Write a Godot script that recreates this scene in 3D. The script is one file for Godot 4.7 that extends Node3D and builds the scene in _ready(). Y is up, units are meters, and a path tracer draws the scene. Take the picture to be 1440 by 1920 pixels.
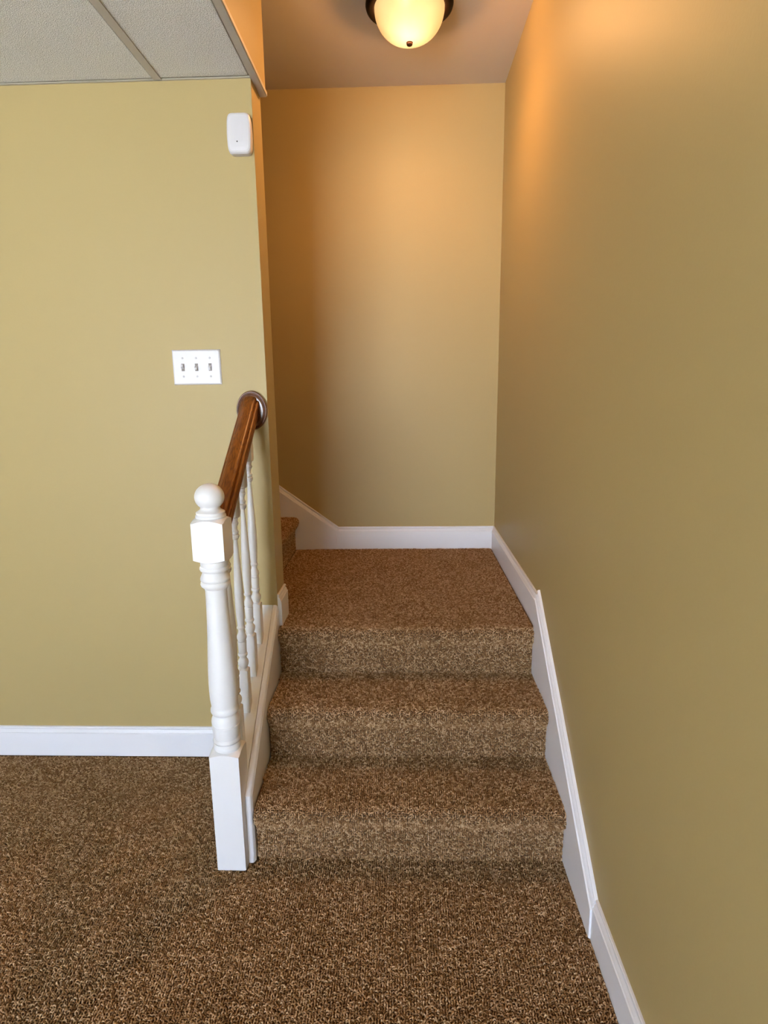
extends Node3D
# Basement stair corner. Measurements in metres: x right, y up, depth Z measured forwards from the lens (world z = -Z).

const XR := 0.4795      # right wall
const ZL := 2.0561      # face of the left wall
const ZLB := 2.181      # its back face
const ZB := 3.1317      # wall behind the landing
const XE := -0.459      # free end of the left wall
const C1 := 2.3032      # suspended ceiling
const C2 := 2.7383      # plaster ceiling over the stairs
const LY := 0.5261      # landing height
const RISE := 0.17535
const ROOM_L := -4.0
const ROOM_R := -3.4    # depth of the rear wall
const BB := 0.12        # baseboard height

var M := {}

func V(x: float, y: float, depth: float) -> Vector3:
	return Vector3(x, y, -depth)

# ---------------------------------------------------------------- mesh helpers
func begin() -> SurfaceTool:
	var st := SurfaceTool.new()
	st.begin(Mesh.PRIMITIVE_TRIANGLES)
	return st

func tri3(st: SurfaceTool, a: Vector3, b: Vector3, c: Vector3, na: Vector3, nb: Vector3, nc: Vector3, ua := Vector2.ZERO, ub := Vector2.ZERO, uc := Vector2.ZERO) -> void:
	var g := (c - a).cross(b - a)
	if g.length_squared() < 1e-18:
		return
	var order := [[a, na, ua], [b, nb, ub], [c, nc, uc]]
	if g.dot(na + nb + nc) < 0.0:
		order = [[a, na, ua], [c, nc, uc], [b, nb, ub]]
	for p in order:
		st.set_normal(p[1])
		st.set_uv(p[2])
		st.add_vertex(p[0])

func tri(st: SurfaceTool, a: Vector3, b: Vector3, c: Vector3, n: Vector3) -> void:
	tri3(st, a, b, c, n, n, n)

func quad(st: SurfaceTool, a: Vector3, b: Vector3, c: Vector3, d: Vector3, n: Vector3) -> void:
	tri(st, a, b, c, n)
	tri(st, a, c, d, n)

func box(st: SurfaceTool, lo: Vector3, hi: Vector3, xf := Transform3D()) -> void:
	var a := Vector3(minf(lo.x, hi.x), minf(lo.y, hi.y), minf(lo.z, hi.z))
	var b := Vector3(maxf(lo.x, hi.x), maxf(lo.y, hi.y), maxf(lo.z, hi.z))
	for ax in 3:
		var u := (ax + 1) % 3
		var v := (ax + 2) % 3
		for s in [0, 1]:
			var p := []
			for k in [[0, 0], [1, 0], [1, 1], [0, 1]]:
				var q := Vector3()
				q[ax] = b[ax] if s else a[ax]
				q[u] = b[u] if k[0] else a[u]
				q[v] = b[v] if k[1] else a[v]
				p.append(xf * q)
			var n := Vector3()
			n[ax] = 1.0 if s else -1.0
			quad(st, p[0], p[1], p[2], p[3], (xf.basis * n).normalized())

func bevel_box(st: SurfaceTool, lo: Vector3, hi: Vector3, r: float, xf := Transform3D()) -> void:
	# a box with all twelve edges chamfered by r
	var c := (lo + hi) * 0.5
	var h := ((hi - lo) * 0.5).abs()
	for ax in 3:
		var u := (ax + 1) % 3
		var v := (ax + 2) % 3
		for s in [-1.0, 1.0]:
			var p := []
			for k in [[-1, -1], [1, -1], [1, 1], [-1, 1]]:
				var q := Vector3()
				q[ax] = s * h[ax]
				q[u] = k[0] * (h[u] - r)
				q[v] = k[1] * (h[v] - r)
				p.append(xf * (c + q))
			var n := Vector3()
			n[ax] = s
			quad(st, p[0], p[1], p[2], p[3], xf.basis * n)
			for s2 in [-1.0, 1.0]:      # edge between +-ax and +-u
				var e := []
				for k in [[0, -1], [0, 1], [1, 1], [1, -1]]:
					var q := Vector3()
					q[ax] = s * (h[ax] - (r if k[0] else 0.0))
					q[u] = s2 * (h[u] - (0.0 if k[0] else r))
					q[v] = k[1] * (h[v] - r)
					e.append(xf * (c + q))
				var m := Vector3()
				m[ax] = s
				m[u] = s2
				quad(st, e[0], e[1], e[2], e[3], (xf.basis * m).normalized())
	for sx in [-1.0, 1.0]:
		for sy in [-1.0, 1.0]:
			for sz in [-1.0, 1.0]:
				var d := Vector3(sx, sy, sz)
				tri(st, xf * (c + d * (h - Vector3(0, r, r))), xf * (c + d * (h - Vector3(r, 0, r))), xf * (c + d * (h - Vector3(r, r, 0))), (xf.basis * d).normalized())

func prism(st: SurfaceTool, poly: Array, ext: Vector3) -> void:
	# a flat outline (3-D points) pushed along ext, closed at both ends
	var n := Vector3()
	for i in poly.size():
		n += (poly[i] as Vector3).cross(poly[(i + 1) % poly.size()])
	n = n.normalized()
	var ux: Vector3 = ((poly[1] as Vector3) - poly[0]).normalized()
	var uy := n.cross(ux)
	var flat := PackedVector2Array()
	for p in poly:
		flat.append(Vector2(ux.dot(p), uy.dot(p)))
	var out := n if n.dot(ext) < 0.0 else -n
	var t := Geometry2D.triangulate_polygon(flat)
	for i in range(0, t.size(), 3):
		tri(st, poly[t[i]], poly[t[i + 1]], poly[t[i + 2]], out)
		tri(st, poly[t[i]] + ext, poly[t[i + 1]] + ext, poly[t[i + 2]] + ext, -out)
	for i in poly.size():
		var a: Vector3 = poly[i]
		var b: Vector3 = poly[(i + 1) % poly.size()]
		var side := (b - a).cross(n).normalized()
		quad(st, a, b, b + ext, a + ext, side)

func loft(st: SurfaceTool, rings: Array, crease := 0.7, closed := true, caps := true, length_uv := 1.0) -> void:
	# rings: arrays of points of equal count; sharp where neighbouring faces turn by more than crease
	var m: int = rings[0].size()
	var count := m if closed else m - 1
	var centre := Vector3()
	for p in rings[0]:
		centre += p
	centre /= m
	var run := 0.0
	for k in rings.size() - 1:
		var A: Array = rings[k]
		var B: Array = rings[k + 1]
		var fn := []
		for i in count:
			var j := (i + 1) % m
			var n: Vector3 = ((A[j] as Vector3) - A[i]).cross((B[i] as Vector3) - A[i])
			if n.length_squared() < 1e-20:
				n = ((A[j] as Vector3) - A[i]).cross((B[j] as Vector3) - A[j])
			fn.append(n.normalized())
		# which way is out: signed area of the ring against its travel
		var area := Vector3()
		for i in m:
			area += (A[i] as Vector3 - centre).cross((A[(i + 1) % m] as Vector3) - centre)
		var travel := Vector3()
		for i in m:
			travel += (B[i] as Vector3) - A[i]
		var flip := 1.0 if area.dot(travel) > 0.0 else -1.0
		var seg := travel.length() / m
		var across := 0.0
		for i in count:
			var j := (i + 1) % m
			var n0: Vector3 = fn[i] * flip
			var na := n0
			var nb := n0
			if closed or i > 0:
				var p: Vector3 = fn[(i - 1 + m) % m] * flip
				if p.dot(n0) > crease:
					na = (p + n0).normalized()
			if closed or i < count - 1:
				var q: Vector3 = fn[(i + 1) % m] * flip
				if q.dot(n0) > crease:
					nb = (q + n0).normalized()
			var w: float = ((A[j] as Vector3) - A[i]).length()
			var u0 := Vector2(run * length_uv, across)
			var u1 := Vector2(run * length_uv, across + w)
			var u2 := Vector2((run + seg) * length_uv, across + w)
			var u3 := Vector2((run + seg) * length_uv, across)
			tri3(st, A[i], A[j], B[j], na, nb, nb, u0, u1, u2)
			tri3(st, A[i], B[j], B[i], na, nb, na, u0, u2, u3)
			across += w
		run += seg
	if caps and closed:
		for e in [0, rings.size() - 1]:
			var R: Array = rings[e]
			var other: Array = rings[1] if e == 0 else rings[rings.size() - 2]
			var n := Vector3()
			for i in m:
				n += (R[i] as Vector3 - centre).cross((R[(i + 1) % m] as Vector3) - centre)
			n = n.normalized()
			var ux: Vector3 = ((R[1] as Vector3) - R[0]).normalized()
			var uy := n.cross(ux)
			var flat := PackedVector2Array()
			for p in R:
				flat.append(Vector2(ux.dot(p), uy.dot(p)))
			if n.dot(R[0] - other[0]) < 0.0:
				n = -n
			var t := Geometry2D.triangulate_polygon(flat)
			for i in range(0, t.size(), 3):
				tri(st, R[t[i]], R[t[i + 1]], R[t[i + 2]], n)

func lathe(st: SurfaceTool, prof: Array, xf := Transform3D(), segs := 40, crease := 0.78) -> void:
	# prof: Vector2(radius, height) from one end to the other, outside surface; turned about xf's y axis
	var nb3 := xf.basis.inverse().transposed()
	var ns := []
	for i in prof.size() - 1:
		var d: Vector2 = prof[i + 1] - prof[i]
		ns.append(Vector2(d.y, -d.x).normalized())
	var sign := 1.0
	var sum := 0.0
	for i in prof.size() - 1:
		sum += ns[i].x * (prof[i + 1] - prof[i]).length() * maxf(prof[i].x, prof[i + 1].x)
	if sum < 0.0:
		sign = -1.0
	for i in prof.size() - 1:
		var n: Vector2 = ns[i]
		var na := n
		var nb := n
		if i > 0 and ns[i - 1].dot(n) > crease:
			na = (ns[i - 1] + n).normalized()
		if i < prof.size() - 2 and ns[i + 1].dot(n) > crease:
			nb = (ns[i + 1] + n).normalized()
		for k in segs:
			var t0 := TAU * k / segs
			var t1 := TAU * (k + 1) / segs
			var c0 := Vector2(cos(t0), sin(t0))
			var c1 := Vector2(cos(t1), sin(t1))
			var f := func(p: Vector2, c: Vector2) -> Vector3: return xf * Vector3(p.x * c.x, p.y, p.x * c.y)
			var g := func(q: Vector2, c: Vector2) -> Vector3: return (nb3 * Vector3(q.x * c.x, q.y, q.x * c.y) * sign).normalized()
			tri3(st, f.call(prof[i], c0), f.call(prof[i], c1), f.call(prof[i + 1], c1), g.call(na, c0), g.call(na, c1), g.call(nb, c1))
			tri3(st, f.call(prof[i], c0), f.call(prof[i + 1], c1), f.call(prof[i + 1], c0), g.call(na, c0), g.call(nb, c1), g.call(nb, c0))

func block(st: SurfaceTool, half: float, y0: float, y1: float, low := Vector2.ZERO, high := Vector2.ZERO, tilt0 := 0.0, tilt1 := 0.0, bevel := 0.0022) -> void:
	# a square billet about the y axis; where low/high = (radius, height) is given, that end is turned down to it by a cone
	# that leaves the corners at y0/y1; tilt leans a plain end with depth (y += tilt * -z)
	var per := 16
	var dirs := []
	for s in 4:
		for k in per:
			dirs.append(Vector2(1.0, -1.0 + 2.0 * k / per).rotated(PI / 2 * s))
	var n := dirs.size()
	var corner := half * sqrt(2.0) - bevel
	var ra := []
	var rb := []
	for d in dirs:
		var u: Vector2 = (d as Vector2).normalized()
		var r := minf(half * (d as Vector2).length(), corner)
		var p := Vector3(u.x * r, 0, u.y * r)
		var ya := y0 + tilt0 * -p.z
		var yb := y1 + tilt1 * -p.z
		if low.x > 0.0:
			ya = lerpf(low.y, y0, (r - low.x) / (corner - low.x))
		if high.x > 0.0:
			yb = lerpf(high.y, y1, (r - high.x) / (corner - high.x))
		ra.append(Vector3(p.x, ya, p.z))
		rb.append(Vector3(p.x, yb, p.z))
	for i in n:
		var j := (i + 1) % n
		var mid: Vector3 = (ra[i] + ra[j]) * 0.5
		var face := Vector3(signf(mid.x), 0, 0) if absf(mid.x) > absf(mid.z) else Vector3(0, 0, signf(mid.z))
		if absf(absf(mid.x) - absf(mid.z)) < bevel:
			face = Vector3(mid.x, 0, mid.z).normalized()
		quad(st, ra[i], ra[j], rb[j], rb[i], face)
	for e in [[low, ra, y0, -1.0], [high, rb, y1, 1.0]]:
		var c: Vector2 = e[0]
		var ring: Array = e[1]
		if c.x <= 0.0:
			for i in n:
				tri(st, Vector3(0, e[2], 0), ring[i], ring[(i + 1) % n], Vector3(0, e[3], 0))
			continue
		var rise: float = absf(c.y - e[2])
		var run: float = corner - c.x
		for i in n:
			var j := (i + 1) % n
			var ui := Vector3(ring[i].x, 0, ring[i].z).normalized()
			var uj := Vector3(ring[j].x, 0, ring[j].z).normalized()
			var ni: Vector3 = (ui * rise + Vector3(0, e[3] * run, 0)).normalized()
			var nj: Vector3 = (uj * rise + Vector3(0, e[3] * run, 0)).normalized()
			var pi := ui * c.x + Vector3(0, c.y, 0)
			var pj := uj * c.x + Vector3(0, c.y, 0)
			tri3(st, ring[i], ring[j], pj, ni, nj, nj)
			tri3(st, ring[i], pj, pi, ni, nj, ni)
			tri(st, Vector3(0, c.y, 0), pi, pj, Vector3(0, e[3], 0))

# ---------------------------------------------------------------- node helpers
var taken := {}

func numbered(called: String) -> String:
	if not taken.has(called):
		taken[called] = 0
		return called
	taken[called] += 1
	return "%s_%03d" % [called, taken[called]]

func obj(called: String, st: SurfaceTool, m: Material, parent: Node = self, at := Vector3.ZERO) -> MeshInstance3D:
	var o := MeshInstance3D.new()
	o.mesh = st.commit()
	(o.mesh as ArrayMesh).surface_set_material(0, m)
	place(o, called, parent, at)
	return o

func place(o: Node3D, called: String, parent: Node = self, at := Vector3.ZERO) -> void:
	if parent == self:
		o.name = numbered(called)
	else:
		var k := 0
		var try_name := called
		while parent.has_node(NodePath(try_name)):
			k += 1
			try_name = "%s_%03d" % [called, k]
		o.name = try_name
	o.position = at
	parent.add_child(o, true)

func thing(called: String, label: String, category: String, at := Vector3.ZERO, group := "") -> Node3D:
	var o := Node3D.new()
	place(o, called, self, at)
	tag(o, label, category, group)
	return o

func tag(o: Node3D, label: String, category: String, group := "") -> void:
	o.set_meta("label", label)
	o.set_meta("category", category)
	if group:
		o.set_meta("group", group)

func setting(o: Node3D, label: String, category: String) -> Node3D:
	o.set_meta("kind", "structure")
	tag(o, label, category)
	return o

# ---------------------------------------------------------------- materials
func flat_mat(c: Color, rough := 0.5, spec := 0.5) -> StandardMaterial3D:
	var m := StandardMaterial3D.new()
	m.albedo_color = c.linear_to_srgb()
	m.roughness = rough
	m.metallic_specular = spec
	return m

func noise_tex(seed_no: int, freq: float, size := 512, normal := false, strength := 2.0, fractal := 4) -> NoiseTexture2D:
	var n := FastNoiseLite.new()
	n.seed = seed_no
	n.frequency = freq
	n.noise_type = FastNoiseLite.TYPE_SIMPLEX_SMOOTH
	n.fractal_octaves = fractal
	var t := NoiseTexture2D.new()
	t.width = size
	t.height = size
	t.seamless = true
	t.noise = n
	t.as_normal_map = normal
	t.bump_strength = strength
	return t

func ramp(t: NoiseTexture2D, cols: Array, offs: Array) -> NoiseTexture2D:
	var g := Gradient.new()
	g.offsets = PackedFloat32Array(offs)
	var c := PackedColorArray()
	for k in cols:
		c.append((k as Color).linear_to_srgb())
	g.colors = c
	t.color_ramp = g
	return t

func world_tri(m: StandardMaterial3D, per_metre: float) -> void:
	m.uv1_triplanar = true
	m.uv1_world_triplanar = true
	m.uv1_scale = Vector3.ONE * per_metre

func paint(c: Color, rough: float, bump: float, spec := 0.5) -> StandardMaterial3D:
	var m := flat_mat(c, rough, spec)
	m.heightmap_enabled = true
	m.heightmap_texture = noise_tex(11, 0.06, 512, false, 1.0, 3)
	m.heightmap_scale = bump
	world_tri(m, 3.0)
	return m

func wood_image(base: Color, dark: Color, seed_no: int) -> ImageTexture:
	# oak: long pores and cathedral streaks running along u
	var rng := RandomNumberGenerator.new()
	rng.seed = seed_no
	var broad := FastNoiseLite.new()
	broad.seed = seed_no
	broad.frequency = 0.012
	broad.fractal_octaves = 3
	var fine := FastNoiseLite.new()
	fine.seed = seed_no + 5
	fine.frequency = 0.09
	fine.fractal_octaves = 2
	var w := 512
	var h := 256
	var im := Image.create(w, h, false, Image.FORMAT_RGB8)
	for y in h:
		for x in w:
			var warp := broad.get_noise_2d(x * 0.35, y * 1.2)
			var ring := 0.5 + 0.5 * sin((y + warp * 60.0) * 0.32)
			var pore := fine.get_noise_2d(x * 0.10, y * 3.2)
			var k := clampf(0.55 * ring * ring + maxf(0.0, pore) * 1.1, 0.0, 1.0)
			im.set_pixel(x, y, base.lerp(dark, k).linear_to_srgb())
	return ImageTexture.create_from_image(im)

func make_materials() -> void:
	M.wall = paint(Color(0.42, 0.325, 0.138), 0.5, 0.010, 0.42)
	M.trim = flat_mat(Color(0.77, 0.775, 0.79), 0.33, 0.5)
	M.post = flat_mat(Color(0.74, 0.74, 0.735), 0.36, 0.5)
	M.ceiling = paint(Color(0.66, 0.60, 0.53), 0.8, 0.015, 0.3)
	M.fascia = paint(Color(0.42, 0.325, 0.138), 0.5, 0.010, 0.4)
	M.grid = flat_mat(Color(0.50, 0.475, 0.44), 0.5)
	M.angle = flat_mat(Color(0.40, 0.36, 0.27), 0.6)
	M.plastic = flat_mat(Color(0.63, 0.625, 0.65), 0.35)
	M.slot_shade = flat_mat(Color(0.20, 0.175, 0.16), 0.6)  # recess shade of the toggle openings, put into the colour
	M.lens = flat_mat(Color(0.05, 0.04, 0.04), 0.2)
	M.screw = flat_mat(Color(0.48, 0.47, 0.48), 0.4)
	M.glass = flat_mat(Color(0.9, 0.95, 0.95), 0.02)
	M.glass.transparency = BaseMaterial3D.TRANSPARENCY_ALPHA
	M.glass.albedo_color.a = 0.06

	var t := flat_mat(Color.WHITE, 0.95, 0.2)      # mineral fibre ceiling tile
	t.albedo_texture = ramp(noise_tex(21, 0.16, 512, false, 1.0, 4), [Color(0.58, 0.595, 0.60), Color(0.83, 0.845, 0.85), Color(0.95, 0.96, 0.97)], [0.3, 0.5, 0.68])
	t.heightmap_enabled = true
	t.heightmap_texture = noise_tex(22, 0.18, 512, false, 1.0, 4)
	t.heightmap_scale = 0.25
	world_tri(t, 3.2)
	M.tile = t

	var b := flat_mat(Color.WHITE, 1.0, 0.1)        # backing under the pile, darkened to paint the shade between loops
	b.albedo_texture = ramp(noise_tex(31, 0.22, 512, false, 1.0, 3), [Color(0.06, 0.033, 0.015), Color(0.11, 0.065, 0.032), Color(0.2, 0.13, 0.07)], [0.3, 0.52, 0.75])
	world_tri(b, 2.2)
	M.backing = b
	var y := flat_mat(Color.WHITE, 0.95, 0.15)      # the yarn itself; each loop has its own dye
	y.vertex_color_use_as_albedo = true
	M.yarn = y

	var w := flat_mat(Color.WHITE, 0.42, 0.32)
	w.albedo_texture = wood_image(Color(0.22, 0.068, 0.006), Color(0.075, 0.016, 0.002), 7)
	w.uv1_scale = Vector3(2.2, 7.0, 1)
	w.clearcoat_enabled = true
	w.clearcoat = 0.15
	w.clearcoat_roughness = 0.18
	M.oak = w
	var ro := flat_mat(Color.WHITE, 0.26, 0.5)
	ro.albedo_texture = wood_image(Color(0.16, 0.055, 0.016), Color(0.07, 0.02, 0.006), 9)
	ro.uv1_triplanar = true
	ro.uv1_scale = Vector3(7, 7, 7)
	ro.clearcoat_enabled = true
	ro.clearcoat = 0.6
	ro.clearcoat_roughness = 0.2
	M.rosette = ro

	M.bronze = flat_mat(Color(0.007, 0.0035, 0.002), 0.5, 0.2)
	M.bronze.metallic = 0.2
	M.knob = flat_mat(Color(0.075, 0.03, 0.015), 0.35)
	var g := flat_mat(Color(0.55, 0.42, 0.22), 0.35)   # lit alabaster glass
	g.emission_enabled = true
	g.emission_texture = ramp(noise_tex(41, 0.009, 256, false, 1.0, 3), [Color(0.85, 0.42, 0.07), Color(1.0, 0.66, 0.18), Color(1.0, 0.82, 0.33)], [0.25, 0.5, 0.75])
	g.emission_operator = BaseMaterial3D.EMISSION_OP_MULTIPLY
	g.emission = Color.WHITE
	g.emission_energy_multiplier = 0.16
	g.backlight_enabled = true
	g.backlight = Color(0.20, 0.22, 0.26)
	g.uv1_triplanar = true
	g.uv1_scale = Vector3(3, 3, 3)
	M.bowl = g
	var bu := flat_mat(Color.WHITE, 0.3)
	bu.emission_enabled = true
	bu.emission = Color(1.0, 0.82, 0.5)
	bu.emission_energy_multiplier = 6.0
	M.bulb = bu

# ---------------------------------------------------------------- mouldings
# how a baseboard's cap is milled: x out from the wall, y down from the top edge
func cap_profile(t: float) -> Array:
	var k := t / 0.014
	return [Vector2(0.0, 0.0), Vector2(0.0045 * k, 0.0), Vector2(0.0068 * k, 0.0014), Vector2(0.0074 * k, 0.0042), Vector2(0.0066 * k, 0.0070), Vector2(0.0030 * k, 0.0084), Vector2(0.0030 * k, 0.0100), Vector2(0.0066 * k, 0.0112), Vector2(0.0088 * k, 0.0145), Vector2(0.0104 * k, 0.0185), Vector2(0.0112 * k, 0.0230), Vector2(0.0140 * k, 0.0250), Vector2(0.0140 * k, 0.034), Vector2(0.0, 0.034)]

func moulding(st: SurfaceTool, path: Array, normal: Vector3, t: float, downs: Array, starts := Vector3.ZERO, ends := Vector3.ZERO) -> void:
	# path: points of the top edge on the wall; normal: out of the wall; downs: mitre vector at each point for one metre of depth
	var rings := []
	for i in path.size():
		var r := []
		for p in cap_profile(t):
			r.append((path[i] as Vector3) + normal * p.x + (downs[i] as Vector3) * p.y)
		rings.append(r)
	loft(st, rings, 0.86)

func straight_board(st: SurfaceTool, a: Vector3, b: Vector3, normal: Vector3, t: float, h: float, m0 := Vector3.ZERO, m1 := Vector3.ZERO) -> void:
	# a whole baseboard between a and b (top edge on the wall); m0, m1 lengthen the face at a corner (mitres)
	var prof := cap_profile(t)
	prof[prof.size() - 2] = Vector2(t, h)
	prof[prof.size() - 1] = Vector2(0, h)
	var r0 := []
	var r1 := []
	for p in prof:
		r0.append(a + normal * p.x + Vector3.DOWN * p.y + m0 * p.x)
		r1.append(b + normal * p.x + Vector3.DOWN * p.y + m1 * p.x)
	loft(st, [r0, r1], 0.86)

# ---------------------------------------------------------------- carpet
var tuft_mesh: Mesh

func make_tuft() -> Mesh:
	# one loop of yarn: a small arch
	var st := begin()
	var rings := []
	for k in 5:
		var a := PI * k / 4.0
		var c := Vector3(-cos(a) * 0.0027, sin(a) * 0.0046 - 0.0006, 0)
		var d := Vector3(sin(a), cos(a), 0)
		var nrm := Vector3(-cos(a), sin(a), 0)
		var r := []
		for i in 5:
			var t := TAU * i / 5.0
			r.append(c + (nrm * cos(t) + Vector3(0, 0, 1) * sin(t)) * 0.0016)
		rings.append(r)
		d = d
	loft(st, rings, -1.0, true, false)
	var m := st.commit()
	m.surface_set_material(0, M.yarn)
	return m

var yarn_hue := FastNoiseLite.new()

func pile(parent: Node, called: String, frames: Array, rng: RandomNumberGenerator) -> void:
	# frames: [origin, up, along] of each loop
	var mm := MultiMesh.new()
	mm.transform_format = MultiMesh.TRANSFORM_3D
	mm.use_colors = true
	mm.mesh = tuft_mesh
	mm.instance_count = frames.size()
	for i in frames.size():
		var f: Array = frames[i]
		var up: Vector3 = (f[1] as Vector3 + Vector3(rng.randf_range(-0.28, 0.28), rng.randf_range(-0.28, 0.28), rng.randf_range(-0.28, 0.28))).normalized()
		var al: Vector3 = (f[2] as Vector3)
		al = (al - up * al.dot(up)).normalized().rotated(up, rng.randf_range(0.0, PI))
		var s := rng.randf_range(0.82, 1.15)
		var basis := Basis(al * s * rng.randf_range(0.9, 1.3), up * s * rng.randf_range(0.75, 1.25), al.cross(up) * s * rng.randf_range(0.9, 1.25))
		mm.set_instance_transform(i, Transform3D(basis, f[0]))
		var pos: Vector3 = f[0]
		var drift := yarn_hue.get_noise_3d(pos.x * 9.0, pos.y * 9.0, pos.z * 9.0) * 0.18
		var k := clampf(rng.randf() + drift, 0.0, 1.0)
		var c: Color
		if k < 0.26:
			c = Color(0.204, 0.105, 0.041).lerp(Color(0.269, 0.148, 0.063), rng.randf())
		elif k < 0.70:
			c = Color(0.312, 0.180, 0.082).lerp(Color(0.397, 0.240, 0.117), rng.randf())
		else:
			c = Color(0.441, 0.280, 0.148).lerp(Color(0.602, 0.415, 0.239), rng.randf())
		mm.set_instance_color(i, c)
	var o := MultiMeshInstance3D.new()
	o.multimesh = mm
	o.set_meta("kind", "stuff")
	place(o, called, parent)

const PX := 0.0064
const PZ := 0.0054

func flat_frames(x0: float, x1: float, z0: float, z1: float, y: float, rng: RandomNumberGenerator, keep: Variant = null) -> Array:
	var out := []
	var nx := int((x1 - x0) / PX)
	var nz := int((z1 - z0) / PZ)
	for i in nx:
		for j in nz:
			var x := x0 + (i + 0.5) * PX + rng.randf_range(-0.0008, 0.0008)
			var z := z0 + (j + 0.5 * (1 + i % 2) * 0.5) * PZ + rng.randf_range(-0.0016, 0.0016)
			if keep != null and not keep.call(x, z):
				continue
			out.append([V(x, y, z), Vector3.UP, Vector3(0, 0, 1)])
	return out

# depth and height along one step from the foot of its riser over the nose to the back of its tread
func step_profile(zr: float, y0: float, y1: float, zback: float) -> Array:
	return [Vector2(zr, y0), Vector2(zr, y1 - 0.074), Vector2(zr - 0.003, y1 - 0.064), Vector2(zr - 0.010, y1 - 0.052), Vector2(zr - 0.018, y1 - 0.041), Vector2(zr - 0.0225, y1 - 0.030), Vector2(zr - 0.0235, y1 - 0.020), Vector2(zr - 0.0215, y1 - 0.011), Vector2(zr - 0.016, y1 - 0.004), Vector2(zr - 0.008, y1 - 0.0008), Vector2(zr + 0.002, y1), Vector2(zback, y1)]

func step_frames(prof: Array, x0: Callable, x1: float, rng: RandomNumberGenerator) -> Array:
	var out := []
	var carry := 0.0
	for i in prof.size() - 1:
		var a: Vector2 = prof[i]
		var b: Vector2 = prof[i + 1]
		var l := (b - a).length()
		var d := (b - a) / l
		var n := Vector2(-d.y, d.x)
		var s := carry
		while s < l:
			var p := a + d * s
			var xl: float = x0.call(p.x)
			var nx := int((x1 - xl) / PX)
			for k in nx:
				var x := x1 - (k + 0.5) * PX + rng.randf_range(-0.0008, 0.0008)
				var q := p + d * rng.randf_range(-0.0016, 0.0016)
				out.append([V(x, q.y, q.x), Vector3(0, n.y, -n.x), Vector3(0, d.y, -d.x)])
			s += PZ
		carry = s - l
	return out

# ---------------------------------------------------------------- the place
func _ready() -> void:
	# camera
	var cam := Camera3D.new()
	cam.name = "camera"
	cam.fov = 80.7397
	cam.near = 0.02
	cam.transform = Transform3D(Basis(Vector3(0.99944, -0.01283, -0.03087), Vector3(0.00625, 0.97888, -0.20433), Vector3(0.03284, 0.20403, 0.97841)).orthonormalized(), Vector3(0, 1.37754, 0))
	add_child(cam)
	cam.current = true
	# sky and exposure
	var env := Environment.new()
	var sky := Sky.new()
	var sm := ProceduralSkyMaterial.new()
	sm.sky_top_color = Color(0.62, 0.74, 0.95)
	sm.sky_horizon_color = Color(0.90, 0.94, 1.0)
	sm.sky_curve = 0.3
	sm.ground_bottom_color = Color(1.05, 1.08, 1.12)  # ground glow added brighter than the sky, to light the ceiling tiles
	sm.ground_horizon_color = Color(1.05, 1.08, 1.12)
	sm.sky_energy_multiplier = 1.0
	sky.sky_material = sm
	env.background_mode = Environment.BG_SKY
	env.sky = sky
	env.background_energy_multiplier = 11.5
	env.tonemap_mode = Environment.TONE_MAPPER_LINEAR
	env.tonemap_exposure = 2.4
	env.sdfgi_enabled = true
	env.ssao_enabled = true
	env.ssil_enabled = true
	var we := WorldEnvironment.new()
	we.name = "surroundings"
	we.environment = env
	add_child(we)

	make_materials()
	yarn_hue.seed = 3
	yarn_hue.frequency = 0.6
	tuft_mesh = make_tuft()
	shell()
	ceilings()
	trims()
	stairs()
	floor_pile()
	stringer()
	newel()
	balusters()
	handrail()
	switch_plate()
	sensor()
	lamp()

func slab(called: String, m: Material, lo: Vector3, hi: Vector3, label: String, category: String) -> Node3D:
	var st := begin()
	box(st, lo, hi)
	return setting(obj(called, st, m), label, category)

var the_floor: Node3D

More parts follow.
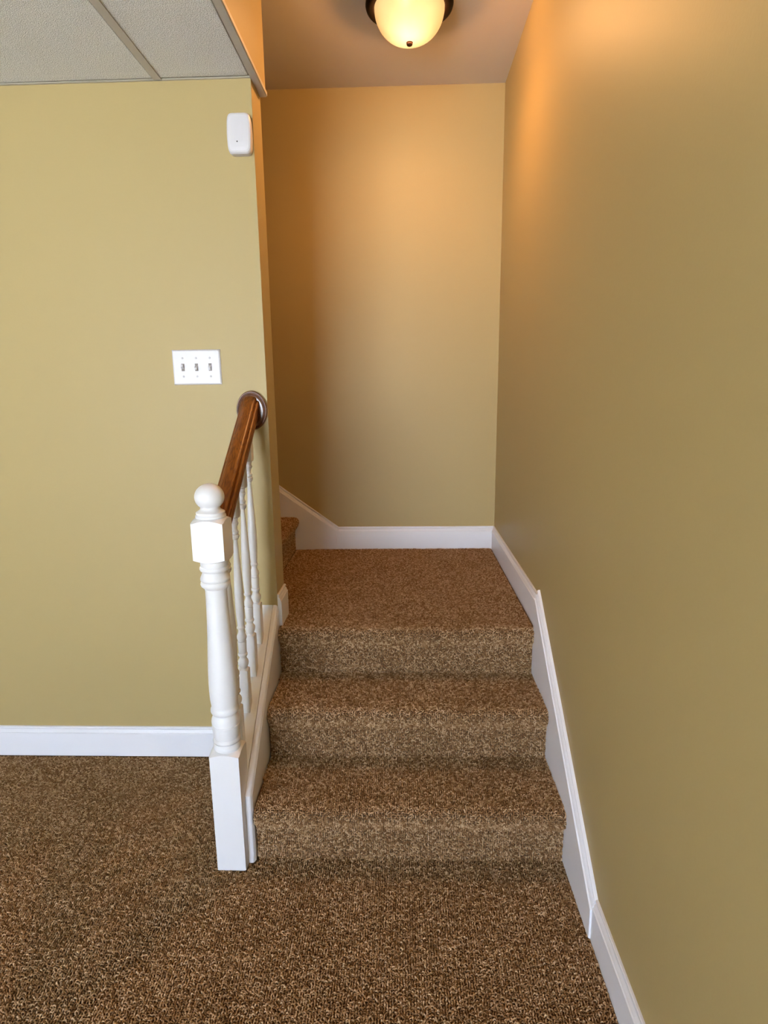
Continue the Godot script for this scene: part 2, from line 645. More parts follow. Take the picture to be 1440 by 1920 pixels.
func shell() -> void:
	the_floor = slab("floor", M.backing, V(ROOM_L - 0.15, -0.15, ROOM_R - 0.15), V(XR + 0.15, -0.003, ZB + 0.15), "brown speckled loop carpet covering the basement floor", "floor")
	slab("wall_right", M.wall, V(XR, -0.15, ROOM_R - 0.15), V(XR + 0.15, C2 + 0.3, ZB + 0.15), "tall khaki wall running along the right of the stairs", "wall")
	slab("wall_back", M.wall, V(-2.6, -0.15, ZB), V(XR, C2 + 0.3, ZB + 0.15), "khaki wall behind the carpeted landing", "wall")
	slab("wall_front", M.wall, V(ROOM_L, 0.0, ZL), V(XE, C2, ZLB), "khaki wall with switch plate, ending in a free edge at the stairs", "wall")
	slab("wall_left", M.wall, V(ROOM_L - 0.15, 0.0, ROOM_R), V(ROOM_L, C2, ZL), "khaki side wall of the basement room", "wall")
	slab("wall_stairwell", M.wall, V(-2.6, 0.0, ZLB), V(-2.45, C2, ZB), "khaki wall closing the upper stair flight", "wall")
	# rear wall with a patio window, behind the camera
	var st := begin()
	var wx0 := -2.80
	var wx1 := -0.42
	var wy0 := 0.10
	var wy1 := 2.08
	box(st, V(ROOM_L - 0.15, -0.15, ROOM_R - 0.15), V(wx0, C2 + 0.3, ROOM_R))
	box(st, V(wx1, -0.15, ROOM_R - 0.15), V(XR, C2 + 0.3, ROOM_R))
	box(st, V(wx0, -0.15, ROOM_R - 0.15), V(wx1, wy0, ROOM_R))
	box(st, V(wx0, wy1, ROOM_R - 0.15), V(wx1, C2 + 0.3, ROOM_R))
	setting(obj("wall_rear", st, M.wall), "khaki wall with the patio window", "wall")
	var f := begin()
	var zf0 := ROOM_R - 0.11
	var zf1 := ROOM_R - 0.05
	box(f, V(wx0, wy0, zf0), V(wx0 + 0.06, wy1, zf1))
	box(f, V(wx1 - 0.06, wy0, zf0), V(wx1, wy1, zf1))
	box(f, V(wx0 + 0.06, wy0, zf0), V(wx1 - 0.06, wy0 + 0.07, zf1))
	box(f, V(wx0 + 0.06, wy1 - 0.06, zf0), V(wx1 - 0.06, wy1, zf1))
	box(f, V((wx0 + wx1) * 0.5 - 0.035, wy0 + 0.07, zf0), V((wx0 + wx1) * 0.5 + 0.035, wy1 - 0.06, zf1))
	var win := setting(obj("window_1", f, M.trim), "white framed patio window behind the viewer", "window")
	for k in 2:
		var g := begin()
		var xa := wx0 + 0.06 if k == 0 else (wx0 + wx1) * 0.5 + 0.035
		var xb := (wx0 + wx1) * 0.5 - 0.035 if k == 0 else wx1 - 0.06
		box(g, V(xa, wy0 + 0.07, ROOM_R - 0.083), V(xb, wy1 - 0.06, ROOM_R - 0.077))
		obj("pane", g, M.glass, win)

func ceilings() -> void:
	# plaster over the stairs
	var st := begin()
	box(st, V(-2.6, C2, -0.6), V(XR, C2 + 0.15, ZB))
	setting(obj("ceiling", st, M.ceiling), "smooth plaster ceiling over the stairs", "ceiling")
	# bulkhead that ends the tall strip behind the camera, and the deck over the rest of the room
	var bk := begin()
	box(bk, V(XE, C1, -0.72), V(XR, C2 + 0.15, -0.6))
	box(bk, V(ROOM_L, C2, ROOM_R), V(XE - 0.05, C2 + 0.1, ZL))
	box(bk, V(XE - 0.05, C1 + 0.02, ROOM_R), V(XR, C1 + 0.12, -0.72))
	setting(obj("ceiling_deck", bk, M.ceiling), "closed deck above the suspended ceiling", "ceiling")
	# suspended ceiling: wall angle, tees, tiles
	var sus := Node3D.new()
	place(sus, "ceiling")
	setting(sus, "suspended ceiling of grey-white textured tiles at the upper left", "ceiling")
	var tx := []
	var x := -0.744
	while x > ROOM_L:
		tx.append(x)
		x -= 0.61
	for k in tx.size():
		var t := begin()
		box(t, V(tx[k] - 0.012, C1 + 0.0005, ROOM_R), V(tx[k] + 0.012, C1 + 0.0035, ZL - 0.001))
		box(t, V(tx[k] - 0.0015, C1 + 0.0035, ROOM_R), V(tx[k] + 0.0015, C1 + 0.035, ZL - 0.001))
		obj("tee_rail", t, M.grid, sus)
	var zs := [ZL, 1.12, 0.51, -0.1, -0.71, -1.32, -1.93, -2.54, ROOM_R]
	for j in range(1, zs.size() - 1):
		var t := begin()
		box(t, V(ROOM_L, C1 + 0.0008, zs[j] - 0.012), V(-0.462, C1 + 0.0034, zs[j] + 0.012))
		obj("cross_tee", t, M.grid, sus)
	var edges := [-0.459] + tx + [ROOM_L]
	for i in edges.size() - 1:
		for j in zs.size() - 1:
			var t := begin()
			var g0 := 0.004
			bevel_box(t, V(edges[i + 1] + g0, C1 + 0.0045, zs[j + 1] + g0), V(edges[i] - (0.016 if i else 0.005), C1 + 0.020, zs[j] - (0.002 if j else 0.009)), 0.0015)
			obj("ceiling_tile", t, M.tile, sus)
	var an := begin()
	box(an, V(ROOM_L, C1 + 0.0005, ZL - 0.006), V(XE - 0.0005, C1 + 0.0035, ZL - 0.0002))
	box(an, V(ROOM_L, C1, ZL - 0.0024), V(XE - 0.0005, C1 + 0.02, ZL - 0.0002))
	obj("wall_angle", an, M.angle, sus)
	# bulkhead face between the two ceilings, with its edge trim
	var fx := -0.4375
	var fb := begin()
	box(fb, V(XE - 0.03, C1 + 0.014, -0.6), V(fx - 0.002, C2, ZLB - 0.006))
	var fas := setting(obj("trim_1", fb, M.fascia), "khaki bulkhead face between the low and the high ceiling", "bulkhead")
	var ed := begin()
	box(ed, V(XE + 0.0005, C1 - 0.001, -0.6), V(fx, C1 + 0.0015, ZLB - 0.004))
	box(ed, V(fx - 0.0015, C1 + 0.0015, -0.6), V(fx + 0.0030, C1 + 0.0125, ZLB - 0.004))
	obj("edge_trim", ed, M.grid, fas)

func trims() -> void:
	var t := 0.014
	# left wall
	var st := begin()
	straight_board(st, V(ROOM_L, BB, ZL), V(-0.556, BB, ZL), Vector3(0, 0, 1), t, BB)
	setting(obj("baseboard_front", st, M.trim), "white moulded baseboard under the switch plate wall", "baseboard")
	# right wall, room floor
	st = begin()
	straight_board(st, V(XR, BB - 0.004, ROOM_R), V(XR, BB - 0.004, 1.290), Vector3(-1, 0, 0), t, BB)
	setting(obj("baseboard_right", st, M.trim), "white moulded baseboard at the foot of the right wall", "baseboard")
	# landing, right and back
	st = begin()
	straight_board(st, V(XR, LY + BB, 2.03), V(XR, LY + BB, ZB), Vector3(-1, 0, 0), t, BB + 0.01, Vector3.ZERO, Vector3(0, 0, 1))
	setting(obj("baseboard_landing", st, M.trim), "white baseboard along the right side of the landing", "baseboard")
	# back wall: level board, then the raked skirt of the upper flight
	st = begin()
	var kx := -0.349
	var ky := LY + BB
	var sl := 0.735
	straight_board(st, V(kx, ky, ZB), V(XR, ky, ZB), Vector3(0, 0, 1), t, BB + 0.01, Vector3.ZERO, Vector3(-1, 0, 0))
	setting(obj("baseboard_back", st, M.trim), "white baseboard along the back of the landing", "baseboard")
	st = begin()
	var ex := -1.35
	var ey := ky + (kx - ex) * sl
	var nrm := Vector3(0, 0, 1)
	var cs := 1.0 / sqrt(1.0 + sl * sl)
	var tm := sl * cs / (1.0 + cs)
	moulding(st, [V(ex, ey, ZB), V(kx, ky, ZB)], nrm, t, [Vector3(-sl * cs, -cs, 0), Vector3(-tm, -1, 0)])
	var dd := 0.034
	prism(st, [V(kx - tm * dd, ky - dd, ZB), V(ex - sl * cs * dd, ey - cs * dd, ZB), V(ex - sl * cs * dd, LY - 0.02, ZB), V(kx - tm * dd, LY - 0.02, ZB)], Vector3(0, 0, 1) * t)
	prism(st, [V(kx - tm * dd, ky - dd, ZB), V(kx, ky, ZB), V(kx, LY - 0.02, ZB), V(kx - tm * dd, LY - 0.02, ZB)], Vector3(0, 0, 1) * 0.004)
	setting(obj("trim_2", st, M.trim), "white raked skirt board climbing left above the landing", "skirt board")
	# right wall: raked skirt of the lower flight
	st = begin()
	var th := 0.019
	var z0 := 1.2895
	var y0 := 0.1151
	var z1 := 2.043
	var y1 := 0.667
	var s2 := (y1 - y0) / (z1 - z0)
	var c2 := 1.0 / sqrt(1.0 + s2 * s2)
	var dn := Vector3(0, -c2, -s2 * c2)      # square to the rake; in depth terms +Z, so world z is negative
	var plumb := Vector3(0, -1.0 / c2, 0)
	moulding(st, [V(XR, y0, z0), V(XR, y1, z1)], Vector3(-1, 0, 0), th, [plumb, plumb])
	prism(st, [V(XR, y0 - 0.034 / c2, z0), V(XR, y1 - 0.034 / c2, z1), V(XR, 0.0, z1), V(XR, 0.0, z0)], Vector3(-th, 0, 0))
	dn = dn
	setting(obj("trim_3", st, M.trim), "white raked skirt board beside the lower steps on the right wall", "skirt board")
	# short piece on the free end of the left wall
	st = begin()
	straight_board(st, V(XE, LY + BB, ZL), V(XE, LY + BB, ZLB), Vector3(1, 0, 0), t, BB)
	setting(obj("baseboard_end", st, M.trim), "short white baseboard piece on the free end of the wall", "baseboard")

func stringer_face(z: float) -> float:
	return -0.446 - 0.02 * (z - 1.55)

func stairs() -> void:
	var rng := RandomNumberGenerator.new()
	rng.seed = 77
	var t := thing("carpeted_staircase", "staircase of three steps to a landing, covered in brown speckled loop carpet", "staircase", Vector3.ZERO)
	var xr := XR - 0.019
	var zr := [1.547, 1.796, 2.044, 3.2]
	for k in 3:
		var y0 := RISE * k
		var y1 := RISE * (k + 1) - 0.004
		var last := k == 2
		var zback: float = ZB - 0.014 if last else zr[k + 1]
		var prof := step_profile(zr[k], y0 - (0.004 if k else 0.003), y1, zback)
		var poly := []
		var xl := -0.4445 - 0.005 * k
		for p in prof:
			poly.append(V(xl, p.y, p.x))
		poly.append(V(xl, y0 - (0.004 if k else 0.003), zback))
		var st := begin()
		var right := xr - 0.001
		prism(st, poly, Vector3(right - xl, 0, 0))
		if last:   # the landing turns left behind the wall
			box(st, V(-2.44, 0.0, ZLB + 0.001), V(xl, y1, ZB - 0.0145))
			box(st, V(right, LY - 0.2, 2.06), V(XR - 0.0142, y1, ZB - 0.0145))
		var s := obj("landing" if last else "step", st, M.backing, t)
		var fr := step_frames(prof, stringer_face, xr, rng)
		if last:
			fr += flat_frames(-0.575, -0.449, ZLB + 0.003, ZB - 0.016, y1, rng)
			fr += flat_frames(xr, XR - 0.0145, 2.05, ZB - 0.016, y1, rng)
		pile(s, "carpet_pile", fr, rng)
	# the flight that climbs to the left behind the wall
	for k in 3:
		var y0 := LY + RISE * k - 0.004
		var y1 := LY + RISE * (k + 1) - 0.002
		var xa := -0.5855 - 0.25 * k
		var prof := step_profile(-xa, y0, y1, -xa + 0.25)
		var st := begin()
		var poly := []
		for p in prof:
			poly.append(V(-p.x, p.y, ZLB + 0.002))
		poly.append(V(xa - 0.25, y0, ZLB + 0.002))
		prism(st, poly, V(0, 0, ZB - 0.0145 - ZLB - 0.002))
		var s := obj("step", st, M.backing, t)
		if k == 0:
			var fr := []
			for f in step_frames(prof, func(_z): return ZLB + 0.004, ZB - 0.016, rng):
				var turn := func(v: Vector3) -> Vector3: return Vector3(v.z, v.y, -v.x)
				fr.append([turn.call(f[0]), turn.call(f[1]), turn.call(f[2])])
			pile(s, "carpet_pile", fr, rng)

func floor_pile() -> void:
	var rng := RandomNumberGenerator.new()
	rng.seed = 78
	var keep := func(x: float, z: float) -> bool:
		if z > 1.545 and x > -0.45:
			return false
		if x > -0.56 and x < -0.44 and z > 1.49:
			return x > -0.4645 and z < 1.518 or x < -0.552 or (z < 1.525 and x > -0.446) 
		return true
	pile(the_floor, "carpet_pile", flat_frames(-2.3, XR - 0.0145, 0.45, ZL - 0.0145, -0.003, rng, keep), rng)

func cap_y(z: float) -> float:
	return 0.6075 - 0.72 * (2.0561 - z)

func stringer() -> void:
	# knee wall under the balusters: body, cap board, moulded skirt board facing the steps
	var t := thing("stair_stringer", "white raked stair stringer under the balusters, moulded edge facing the steps", "stringer", V(-0.5, 0, 1.8))
	var org := t.position
	var L := func(x: float, y: float, z: float) -> Vector3: return V(x, y, z) - org
	var zb := ZL - 0.0005
	var zn := 1.5795      # back of the newel
	var st := begin()
	prism(st, [L.call(-0.477, 0.0, zn), L.call(-0.477, cap_y(zn) - 0.02, zn), L.call(-0.477, cap_y(zb) - 0.02, zb), L.call(-0.477, 0.0, zb)], Vector3(-0.072, 0, 0))
	obj("body", st, M.trim, t)
	st = begin()
	var ends := []
	for z in [zn, zb]:
		var xe := stringer_face(z) - 0.019 - 0.0016
		var r := []
		for c in [[xe, -0.02], [xe, -0.0012], [xe - 0.0012, 0.0], [-0.5565, 0.0], [-0.558, -0.0015], [-0.558, -0.02]]:
			r.append(L.call(c[0], cap_y(z) + c[1], z))
		ends.append(r)
	loft(st, ends, 0.9)
	obj("cap_board", st, M.trim, t)
	# skirt: its moulding runs down the front edge and up the rake
	st = begin()
	var th := 0.019
	var zf := 1.5216
	var kink: float = cap_y(zf)
	var sl := 0.72
	var cs := 1.0 / sqrt(1.0 + sl * sl)
	var F := func(z: float, y: float, out: float) -> Vector3: return L.call(stringer_face(z) - th + out, y, z)
	# mitre where plumb meets rake: in (Z, y) the inward directions are (1, 0) and (sl*cs, -cs)
	var d1 := Vector2(1, 0)
	var d2 := Vector2(sl * cs, -cs)
	var mit := (d1 + d2) / (1.0 + d1.dot(d2))
	var rings := []
	for e in [[zf, 0.0, d1], [zf, kink, mit], [zb, cap_y(zb), Vector2(0, -1.0 / cs)]]:
		var r := []
		for p in [Vector2(0.0, 0.0), Vector2(0.0090, 0.0), Vector2(0.0125, 0.0012), Vector2(0.0153, 0.0036), Vector2(0.0170, 0.0068), Vector2(0.0177, 0.0100), Vector2(0.0190, 0.0112), Vector2(0.0190, 0.034), Vector2(0.0, 0.034)]:
			var q: Vector2 = Vector2(e[0], e[1]) + (e[2] as Vector2) * p.y
			r.append(F.call(q.x, q.y, p.x))
		rings.append(r)
	loft(st, rings, 0.86)
	var a := Vector2(zf, 0) + d1 * 0.034
	var b := Vector2(zf, kink) + mit * 0.034
	var c := Vector2(zb, cap_y(zb) - 0.034 / cs)
	var front := []
	var back := []
	for p in [a, b, c, Vector2(zb, 0.0)]:
		front.append(F.call(p.x, p.y, th))
		back.append(F.call(p.x, p.y, 0.0))
	var m0 := Vector3(1, 0, -0.02).normalized()
	quad(st, front[0], front[1], front[2], front[3], m0)
	quad(st, back[0], back[1], back[2], back[3], -m0)
	for i in 4:
		var j := (i + 1) % 4
		var nn: Vector3 = ((front[j] as Vector3) - front[i]).cross(m0).normalized()
		quad(st, front[i], front[j], back[j], back[i], nn)
	obj("skirt_board", st, M.trim, t)

func newel() -> void:
	var t := thing("newel_post", "white turned newel post with ball top at the foot of the stairs", "newel post", V(-0.5080, 0, 1.5355))
	var h := 0.0430
	var st := begin()
	block(st, h, 0.0, 0.366, Vector2.ZERO, Vector2(0.0365, 0.3755))
	obj("lower_block", st, M.post, t)
	st = begin()
	block(st, h, 0.939, 1.036, Vector2(0.0355, 0.9285), Vector2(0.0355, 1.0475))
	obj("upper_block", st, M.post, t)
	# turned shaft
	var p := [Vector2(0.0, 0.372), Vector2(0.0362, 0.372), Vector2(0.0366, 0.3765), Vector2(0.0384, 0.3795), Vector2(0.0390, 0.3835), Vector2(0.0380, 0.3880), Vector2(0.0352, 0.3915), Vector2(0.0318, 0.3938), Vector2(0.0358, 0.3962), Vector2(0.0386, 0.402), Vector2(0.0368, 0.4075), Vector2(0.0338, 0.4100), Vector2(0.0350, 0.4135), Vector2(0.0360, 0.420), Vector2(0.0372, 0.430), Vector2(0.0383, 0.440), Vector2(0.0387, 0.449), Vector2(0.0360, 0.4512), Vector2(0.0358, 0.4538), Vector2(0.0388, 0.456), Vector2(0.0390, 0.462), Vector2(0.0380, 0.468), Vector2(0.0355, 0.474), Vector2(0.0324, 0.479), Vector2(0.0322, 0.483), Vector2(0.0348, 0.486), Vector2(0.0376, 0.4885), Vector2(0.0388, 0.493), Vector2(0.0386, 0.499), Vector2(0.0368, 0.503), Vector2(0.0354, 0.506), Vector2(0.0362, 0.512), Vector2(0.0380, 0.528), Vector2(0.0388, 0.552), Vector2(0.0387, 0.580), Vector2(0.0377, 0.615), Vector2(0.0363, 0.645), Vector2(0.0343, 0.680), Vector2(0.0324, 0.715), Vector2(0.0308, 0.750), Vector2(0.0296, 0.790), Vector2(0.0290, 0.825), Vector2(0.0288, 0.846), Vector2(0.0296, 0.8485), Vector2(0.0296, 0.8515), Vector2(0.0320, 0.8540), Vector2(0.0376, 0.8595), Vector2(0.0396, 0.8650), Vector2(0.0386, 0.8700), Vector2(0.0358, 0.8730), Vector2(0.0386, 0.8760), Vector2(0.0390, 0.8810), Vector2(0.0372, 0.8860), Vector2(0.0350, 0.8910), Vector2(0.0326, 0.8965), Vector2(0.0330, 0.9000), Vector2(0.0372, 0.9030), Vector2(0.0390, 0.9080), Vector2(0.0382, 0.9125), Vector2(0.0352, 0.9150), Vector2(0.0362, 0.9180), Vector2(0.0362, 0.9260), Vector2(0.0355, 0.9290), Vector2(0.0, 0.9290)]
	st = begin()
	lathe(st, p, Transform3D(), 56)
	obj("turned_shaft", st, M.post, t)
	# collar, neck and ball
	p = [Vector2(0.0, 1.046), Vector2(0.0360, 1.046), Vector2(0.0382, 1.0468), Vector2(0.0395, 1.0490), Vector2(0.0388, 1.0535), Vector2(0.0368, 1.0555), Vector2(0.0366, 1.0570), Vector2(0.0376, 1.0590), Vector2(0.0372, 1.0615), Vector2(0.0330, 1.0640), Vector2(0.0285, 1.0668), Vector2(0.0258, 1.0700), Vector2(0.0250, 1.0740)]
	for k in range(0, 15):
		var a := lerpf(-0.86, PI / 2, k / 14.0)
		p.append(Vector2(0.0384 * cos(a), 1.1010 + 0.0352 * sin(a)))
	st = begin()
	lathe(st, p, Transform3D(), 56)
	obj("ball_finial", st, M.post, t)

func balusters() -> void:
	var label := ["slim turned white baluster next to the wall, topmost on the stringer", "slim turned white baluster second from the wall", "slim turned white baluster third from the wall", "slim turned white baluster nearest the newel post, mostly hidden behind it"]
	var zc := [1.941, 1.842, 1.741, 1.641]
	var h := 0.0160
	# heights above the stringer's cap at the axis
	var proto := Node3D.new()
	place(proto, "baluster")
	var st := begin()
	block(st, h, 0.0, 0.131, Vector2.ZERO, Vector2(0.0118, 0.1375), 0.72, 0.0, 0.0014)
	obj("bottom_block", st, M.post, proto)
	st = begin()
	var p := [Vector2(0.0, 0.1365), Vector2(0.0116, 0.1365), Vector2(0.0122, 0.1420), Vector2(0.0146, 0.1455), Vector2(0.0166, 0.1520), Vector2(0.0170, 0.1575), Vector2(0.0156, 0.1635), Vector2(0.0120, 0.1680), Vector2(0.0104, 0.1722), Vector2(0.0110, 0.1760), Vector2(0.0140, 0.1788), Vector2(0.0150, 0.1830), Vector2(0.0140, 0.1868), Vector2(0.0118, 0.1888), Vector2(0.0124, 0.1915), Vector2(0.0128, 0.2030), Vector2(0.0132, 0.2160), Vector2(0.0138, 0.2255), Vector2(0.0120, 0.2278), Vector2(0.0126, 0.2310), Vector2(0.0150, 0.2370), Vector2(0.0150, 0.2425), Vector2(0.0126, 0.2490), Vector2(0.0100, 0.2560), Vector2(0.0092, 0.2620), Vector2(0.0098, 0.2655), Vector2(0.0126, 0.2688), Vector2(0.0130, 0.2725), Vector2(0.0110, 0.2755), Vector2(0.0106, 0.2790), Vector2(0.0115, 0.2920), Vector2(0.0130, 0.3200), Vector2(0.0139, 0.3500), Vector2(0.0140, 0.3750), Vector2(0.0133, 0.4050), Vector2(0.0119, 0.4400), Vector2(0.0102, 0.4750), Vector2(0.0084, 0.5100), Vector2(0.0070, 0.5350), Vector2(0.0062, 0.5450), Vector2(0.0063, 0.5520), Vector2(0.0098, 0.5550), Vector2(0.0124, 0.5615), Vector2(0.0122, 0.5670), Vector2(0.0090, 0.5700), Vector2(0.0110, 0.5745), Vector2(0.0112, 0.5785), Vector2(0.0080, 0.5825), Vector2(0.0074, 0.5880), Vector2(0.0084, 0.5950), Vector2(0.0114, 0.5995), Vector2(0.0122, 0.6040), Vector2(0.0100, 0.6075), Vector2(0.0106, 0.6130), Vector2(0.0116, 0.6185), Vector2(0.0110, 0.6195), Vector2(0.0, 0.6195)]
	lathe(st, p, Transform3D(), 32)
	obj("turned_shaft", st, M.post, proto)
	for k in 4:
		var b: Node3D = proto
		if k > 0:
			b = proto.duplicate()
			place(b, "baluster")
		b.position = V(-0.5065, cap_y(zc[k]), zc[k])
		tag(b, label[k], "baluster", "turned balusters under the handrail")
		# the square head is cut to the rail, so each has its own length
		var top: float = rail_bottom(zc[k]) - cap_y(zc[k])
		st = begin()
		block(st, h, 0.624, top - 0.0006, Vector2(0.0105, 0.6185), Vector2.ZERO, 0.0, 0.68, 0.0014)
		obj("top_block", st, M.post, b)

func rail_bottom(z: float) -> float:
	return 1.285 - 0.68 * (2.04 - z)

func handrail() -> void:
	var t := thing("handrail", "glossy brown oak handrail rising from newel post to wall", "handrail", V(-0.506, rail_bottom(1.5795), 1.5795))
	var org := t.position
	var half := [Vector2(0.0, 0.0545), Vector2(0.0070, 0.0541), Vector2(0.0130, 0.0529), Vector2(0.0175, 0.0508), Vector2(0.0203, 0.0482), Vector2(0.0213, 0.0458), Vector2(0.0211, 0.0438), Vector2(0.0198, 0.0430), Vector2(0.0198, 0.0418), Vector2(0.0246, 0.0416), Vector2(0.0280, 0.0402), Vector2(0.0300, 0.0375), Vector2(0.0304, 0.0340), Vector2(0.0288, 0.0305), Vector2(0.0250, 0.0280), Vector2(0.0226, 0.0248), Vector2(0.0216, 0.0205), Vector2(0.0222, 0.0170), Vector2(0.0246, 0.0150), Vector2(0.0254, 0.0120), Vector2(0.0254, 0.0010), Vector2(0.0244, 0.0)]
	var prof := []
	for p in half:
		prof.append(p)
	for i in range(half.size() - 1, 0, -1):
		prof.append(Vector2(-half[i].x, half[i].y))
	var rings := []
	var cs := 1.0 / sqrt(1.0 + 0.68 * 0.68)
	for z in [1.5795, 1.70, 1.82, 1.94, 2.0418]:
		var cx: float = -0.506 - 0.016 * (z - 1.5795)
		var r := []
		for p in prof:      # plumb cuts at both ends
			r.append(V(cx + p.x, rail_bottom(z) + p.y / cs, z) - org)
		rings.append(r)
	var st := begin()
	loft(st, rings, 0.72)
	obj("rail", st, M.oak, t)
	# oval rosette on the wall
	var r := thing("rosette", "dark oval wooden rosette on the wall where the handrail ends", "rosette", V(-0.5105, 1.304, ZL))
	st = begin()
	var p := [Vector2(0.0, -0.0005), Vector2(1.0, -0.0005), Vector2(1.0, 0.0085), Vector2(0.992, 0.0120), Vector2(0.970, 0.0148), Vector2(0.940, 0.0160), Vector2(0.910, 0.0156), Vector2(0.885, 0.0140), Vector2(0.870, 0.0118), Vector2(0.855, 0.0116), Vector2(0.845, 0.0128), Vector2(0.70, 0.01335), Vector2(0.50, 0.0139), Vector2(0.0, 0.0143)]
	var basis := Basis(Vector3(0.0522, 0, 0), Vector3(0, 0, 1), Vector3(0, -0.0655, 0))
	lathe(st, p, Transform3D(basis, Vector3.ZERO), 64, 0.6)
	obj("disc", st, M.rosette, r)

func switch_plate() -> void:
	var x0 := -0.7703
	var x1 := -0.6083
	var y0 := 1.3914
	var y1 := 1.5056
	var t := thing("light_switch", "white three-gang light switch plate on the khaki wall", "light switch", V((x0 + x1) * 0.5, (y0 + y1) * 0.5, ZL))
	var w := (x1 - x0) * 0.5
	var h := (y1 - y0) * 0.5
	var st := begin()
	# plate with sloping rim, shade of its three openings painted as solid dark blocks
	var rings := []
	for e in [[0.0, 0.0], [0.0, 0.0022], [0.0012, 0.0040], [0.0045, 0.0062]]:
		rings.append([Vector3(-w + e[0], -h + e[0], e[1]), Vector3(w - e[0], -h + e[0], e[1]), Vector3(w - e[0], h - e[0], e[1]), Vector3(-w + e[0], h - e[0], e[1])])
	loft(st, rings, 0.9)
	obj("plate", st, M.plastic, t)
	for k in 3:
		var cx := (k - 1) * 0.0460
		var up := k == 0
		st = begin()
		box(st, Vector3(cx - 0.0053, -0.0122, 0.0040), Vector3(cx + 0.0053, 0.0122, 0.0066))
		obj("slot_shade", st, M.slot_shade, t)
		st = begin()
		var tilt := 0.42 if up else -0.42
		var xf := Transform3D(Basis(Vector3(1, 0, 0), -tilt), Vector3(cx, 0.0, 0.004))
		var rr := []
		for e in [[0.0044, 0.0062, 0.0], [0.0043, 0.0056, 0.007], [0.0040, 0.0048, 0.0125], [0.0034, 0.0040, 0.0140]]:
			rr.append([xf * Vector3(-e[0], -e[1], e[2]), xf * Vector3(e[0], -e[1], e[2]), xf * Vector3(e[0], e[1], e[2]), xf * Vector3(-e[0], e[1], e[2])])
		loft(st, rr, 0.9)
		obj("toggle", st, M.plastic, t)
		for s in [-1.0, 1.0]:
			st = begin()
			lathe(st, [Vector2(0.0033, 0.0), Vector2(0.0033, 0.0004), Vector2(0.0026, 0.0011), Vector2(0.0, 0.0013)], Transform3D(Basis(Vector3(1, 0, 0), PI / 2), Vector3(cx, s * 0.0300, 0.0060)), 16)
			box(st, Vector3(cx - 0.0024, s * 0.0300 - 0.0004, 0.0068), Vector3(cx + 0.0024, s * 0.0300 + 0.0004, 0.00745))
			obj("screw", st, M.screw, t)

func sensor() -> void:
	var t := thing("motion_sensor", "white rounded plastic motion sensor high on the wall near its edge", "motion sensor", V(-0.4985, 2.144, ZL))
	var st := begin()
	var rings := []
	var shape := [[0.0, 0.97], [0.010, 0.985], [0.017, 1.0], [0.023, 0.985], [0.0275, 0.93], [0.030, 0.82], [0.0315, 0.60], [0.0325, 0.3]]
	for e in shape:
		var r := []
		for i in 48:
			var a := TAU * i / 48.0
			var c := cos(a)
			var s := sin(a)
			var k := 2.0 / 7.0
			var px: float = 0.0385 * signf(c) * pow(absf(c), k) * e[1]
			var py: float = 0.0590 * signf(s) * pow(absf(s), k) * (e[1] if e[1] > 0.9 else lerpf(e[1], 1.0, 0.25))
			px *= 1.0 - 0.10 * pow(py / 0.059, 2.0)
			# the lower half stands prouder
			var depth: float = e[0] * (1.0 + 0.12 * clampf(-py / 0.059, -1.0, 1.0))
			r.append(Vector3(px, py, depth))
		rings.append(r)
	loft(st, rings, 0.5)
	obj("housing", st, M.plastic, t)
	st = begin()
	lathe(st, [Vector2(0.0, -0.002), Vector2(0.0021, -0.002), Vector2(0.0021, 0.0006), Vector2(0.0013, 0.0012), Vector2(0.0, 0.0014)], Transform3D(Basis(Vector3(1, 0, 0), PI / 2), Vector3(-0.0045, -0.026, 0.0338)), 16)
	obj("indicator_light", st, M.lens, t)

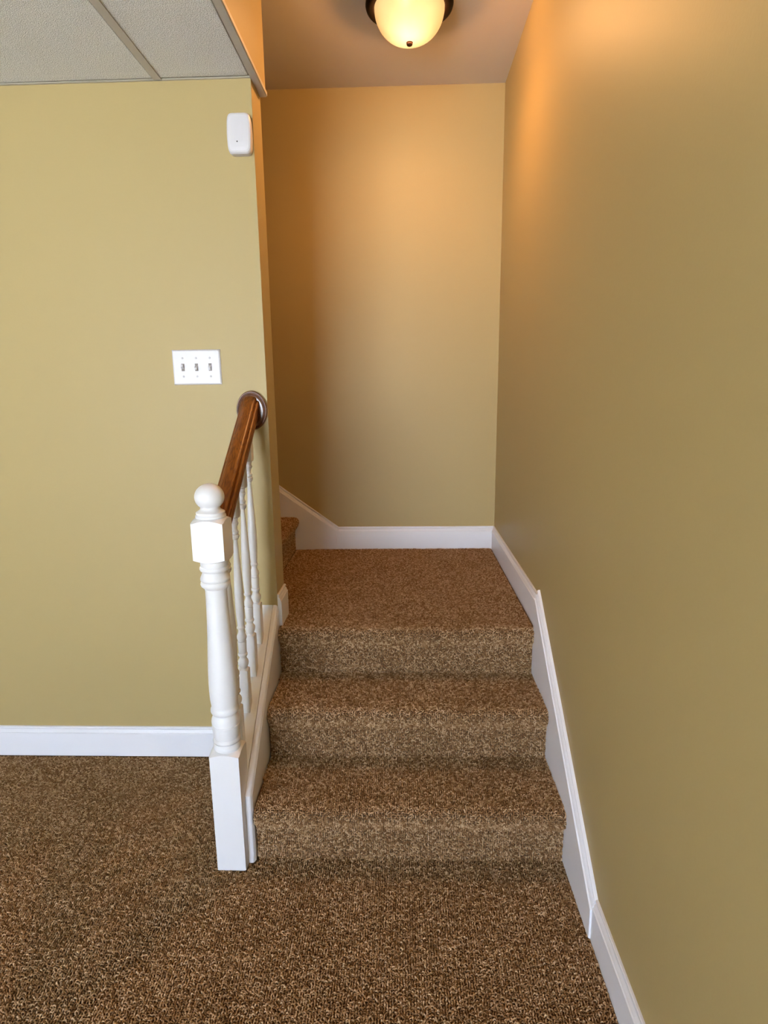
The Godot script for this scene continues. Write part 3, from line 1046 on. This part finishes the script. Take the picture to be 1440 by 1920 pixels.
func lamp() -> void:
	var cx := 0.0310
	var cz := 2.45
	var t := thing("ceiling_light", "lit ceiling lamp with alabaster glass bowl and dark bronze pan", "ceiling light", V(cx, C2, cz))
	var st := begin()
	lathe(st, [Vector2(0.0, -0.0005), Vector2(0.118, -0.0005), Vector2(0.124, -0.010), Vector2(0.132, -0.020), Vector2(0.148, -0.030), Vector2(0.1545, -0.036), Vector2(0.1555, -0.044), Vector2(0.1535, -0.051), Vector2(0.147, -0.056), Vector2(0.138, -0.058), Vector2(0.129, -0.056), Vector2(0.126, -0.050), Vector2(0.0, -0.050)], Transform3D(), 64)
	obj("pan", st, M.bronze, t)
	st = begin()
	var p := []
	for k in 19:
		var a := PI / 2 * k / 18.0
		p.append(Vector2(0.1245 * pow(maxf(cos(a), 0.0), 0.86), -0.052 - 0.108 * sin(a)))
	for k in range(18, -1, -1):      # and back up inside the glass
		var a := PI / 2 * k / 18.0
		p.append(Vector2(0.1205 * pow(maxf(cos(a), 0.0), 0.86), -0.052 - 0.104 * sin(a)))
	p.append(p[0])
	lathe(st, p, Transform3D(), 64)
	obj("glass_bowl", st, M.bowl, t)
	st = begin()
	lathe(st, [Vector2(0.0, -0.157), Vector2(0.0110, -0.1585), Vector2(0.0122, -0.1605), Vector2(0.0100, -0.1622), Vector2(0.0112, -0.1650), Vector2(0.0098, -0.1685), Vector2(0.0060, -0.1708), Vector2(0.0, -0.1716)], Transform3D(), 24)
	obj("finial", st, M.knob, t)
	st = begin()
	lathe(st, [Vector2(0.0, -0.052), Vector2(0.012, -0.053), Vector2(0.013, -0.066), Vector2(0.019, -0.078), Vector2(0.025, -0.092), Vector2(0.026, -0.104), Vector2(0.021, -0.118), Vector2(0.010, -0.126), Vector2(0.0, -0.128)], Transform3D(Basis(Vector3(1, 0, 0), -0.80), Vector3(0, -0.026, -0.005)), 24)
	obj("bulb", st, M.bulb, t)
	var o := OmniLight3D.new()
	o.name = "bulb_glow"
	o.position = Vector3(0, -0.096, 0.036)
	o.light_color = Color(1.0, 0.70, 0.42)
	o.light_energy = 0.14
	o.light_size = 0.03
	o.omni_range = 8.0
	o.omni_attenuation = 2.0
	o.shadow_enabled = true
	t.add_child(o)
	# the frosted bowl throws most of its light downwards
	var d := SpotLight3D.new()
	d.name = "bowl_glow"
	d.position = Vector3(0, -0.100, 0.02)
	d.rotation.x = -PI / 2
	d.light_color = o.light_color
	d.light_energy = 0.25
	d.light_size = 0.05
	d.spot_angle = 86.0
	d.spot_angle_attenuation = 1.0
	d.spot_range = 8.0
	d.spot_attenuation = 2.0
	d.shadow_enabled = true
	t.add_child(d)
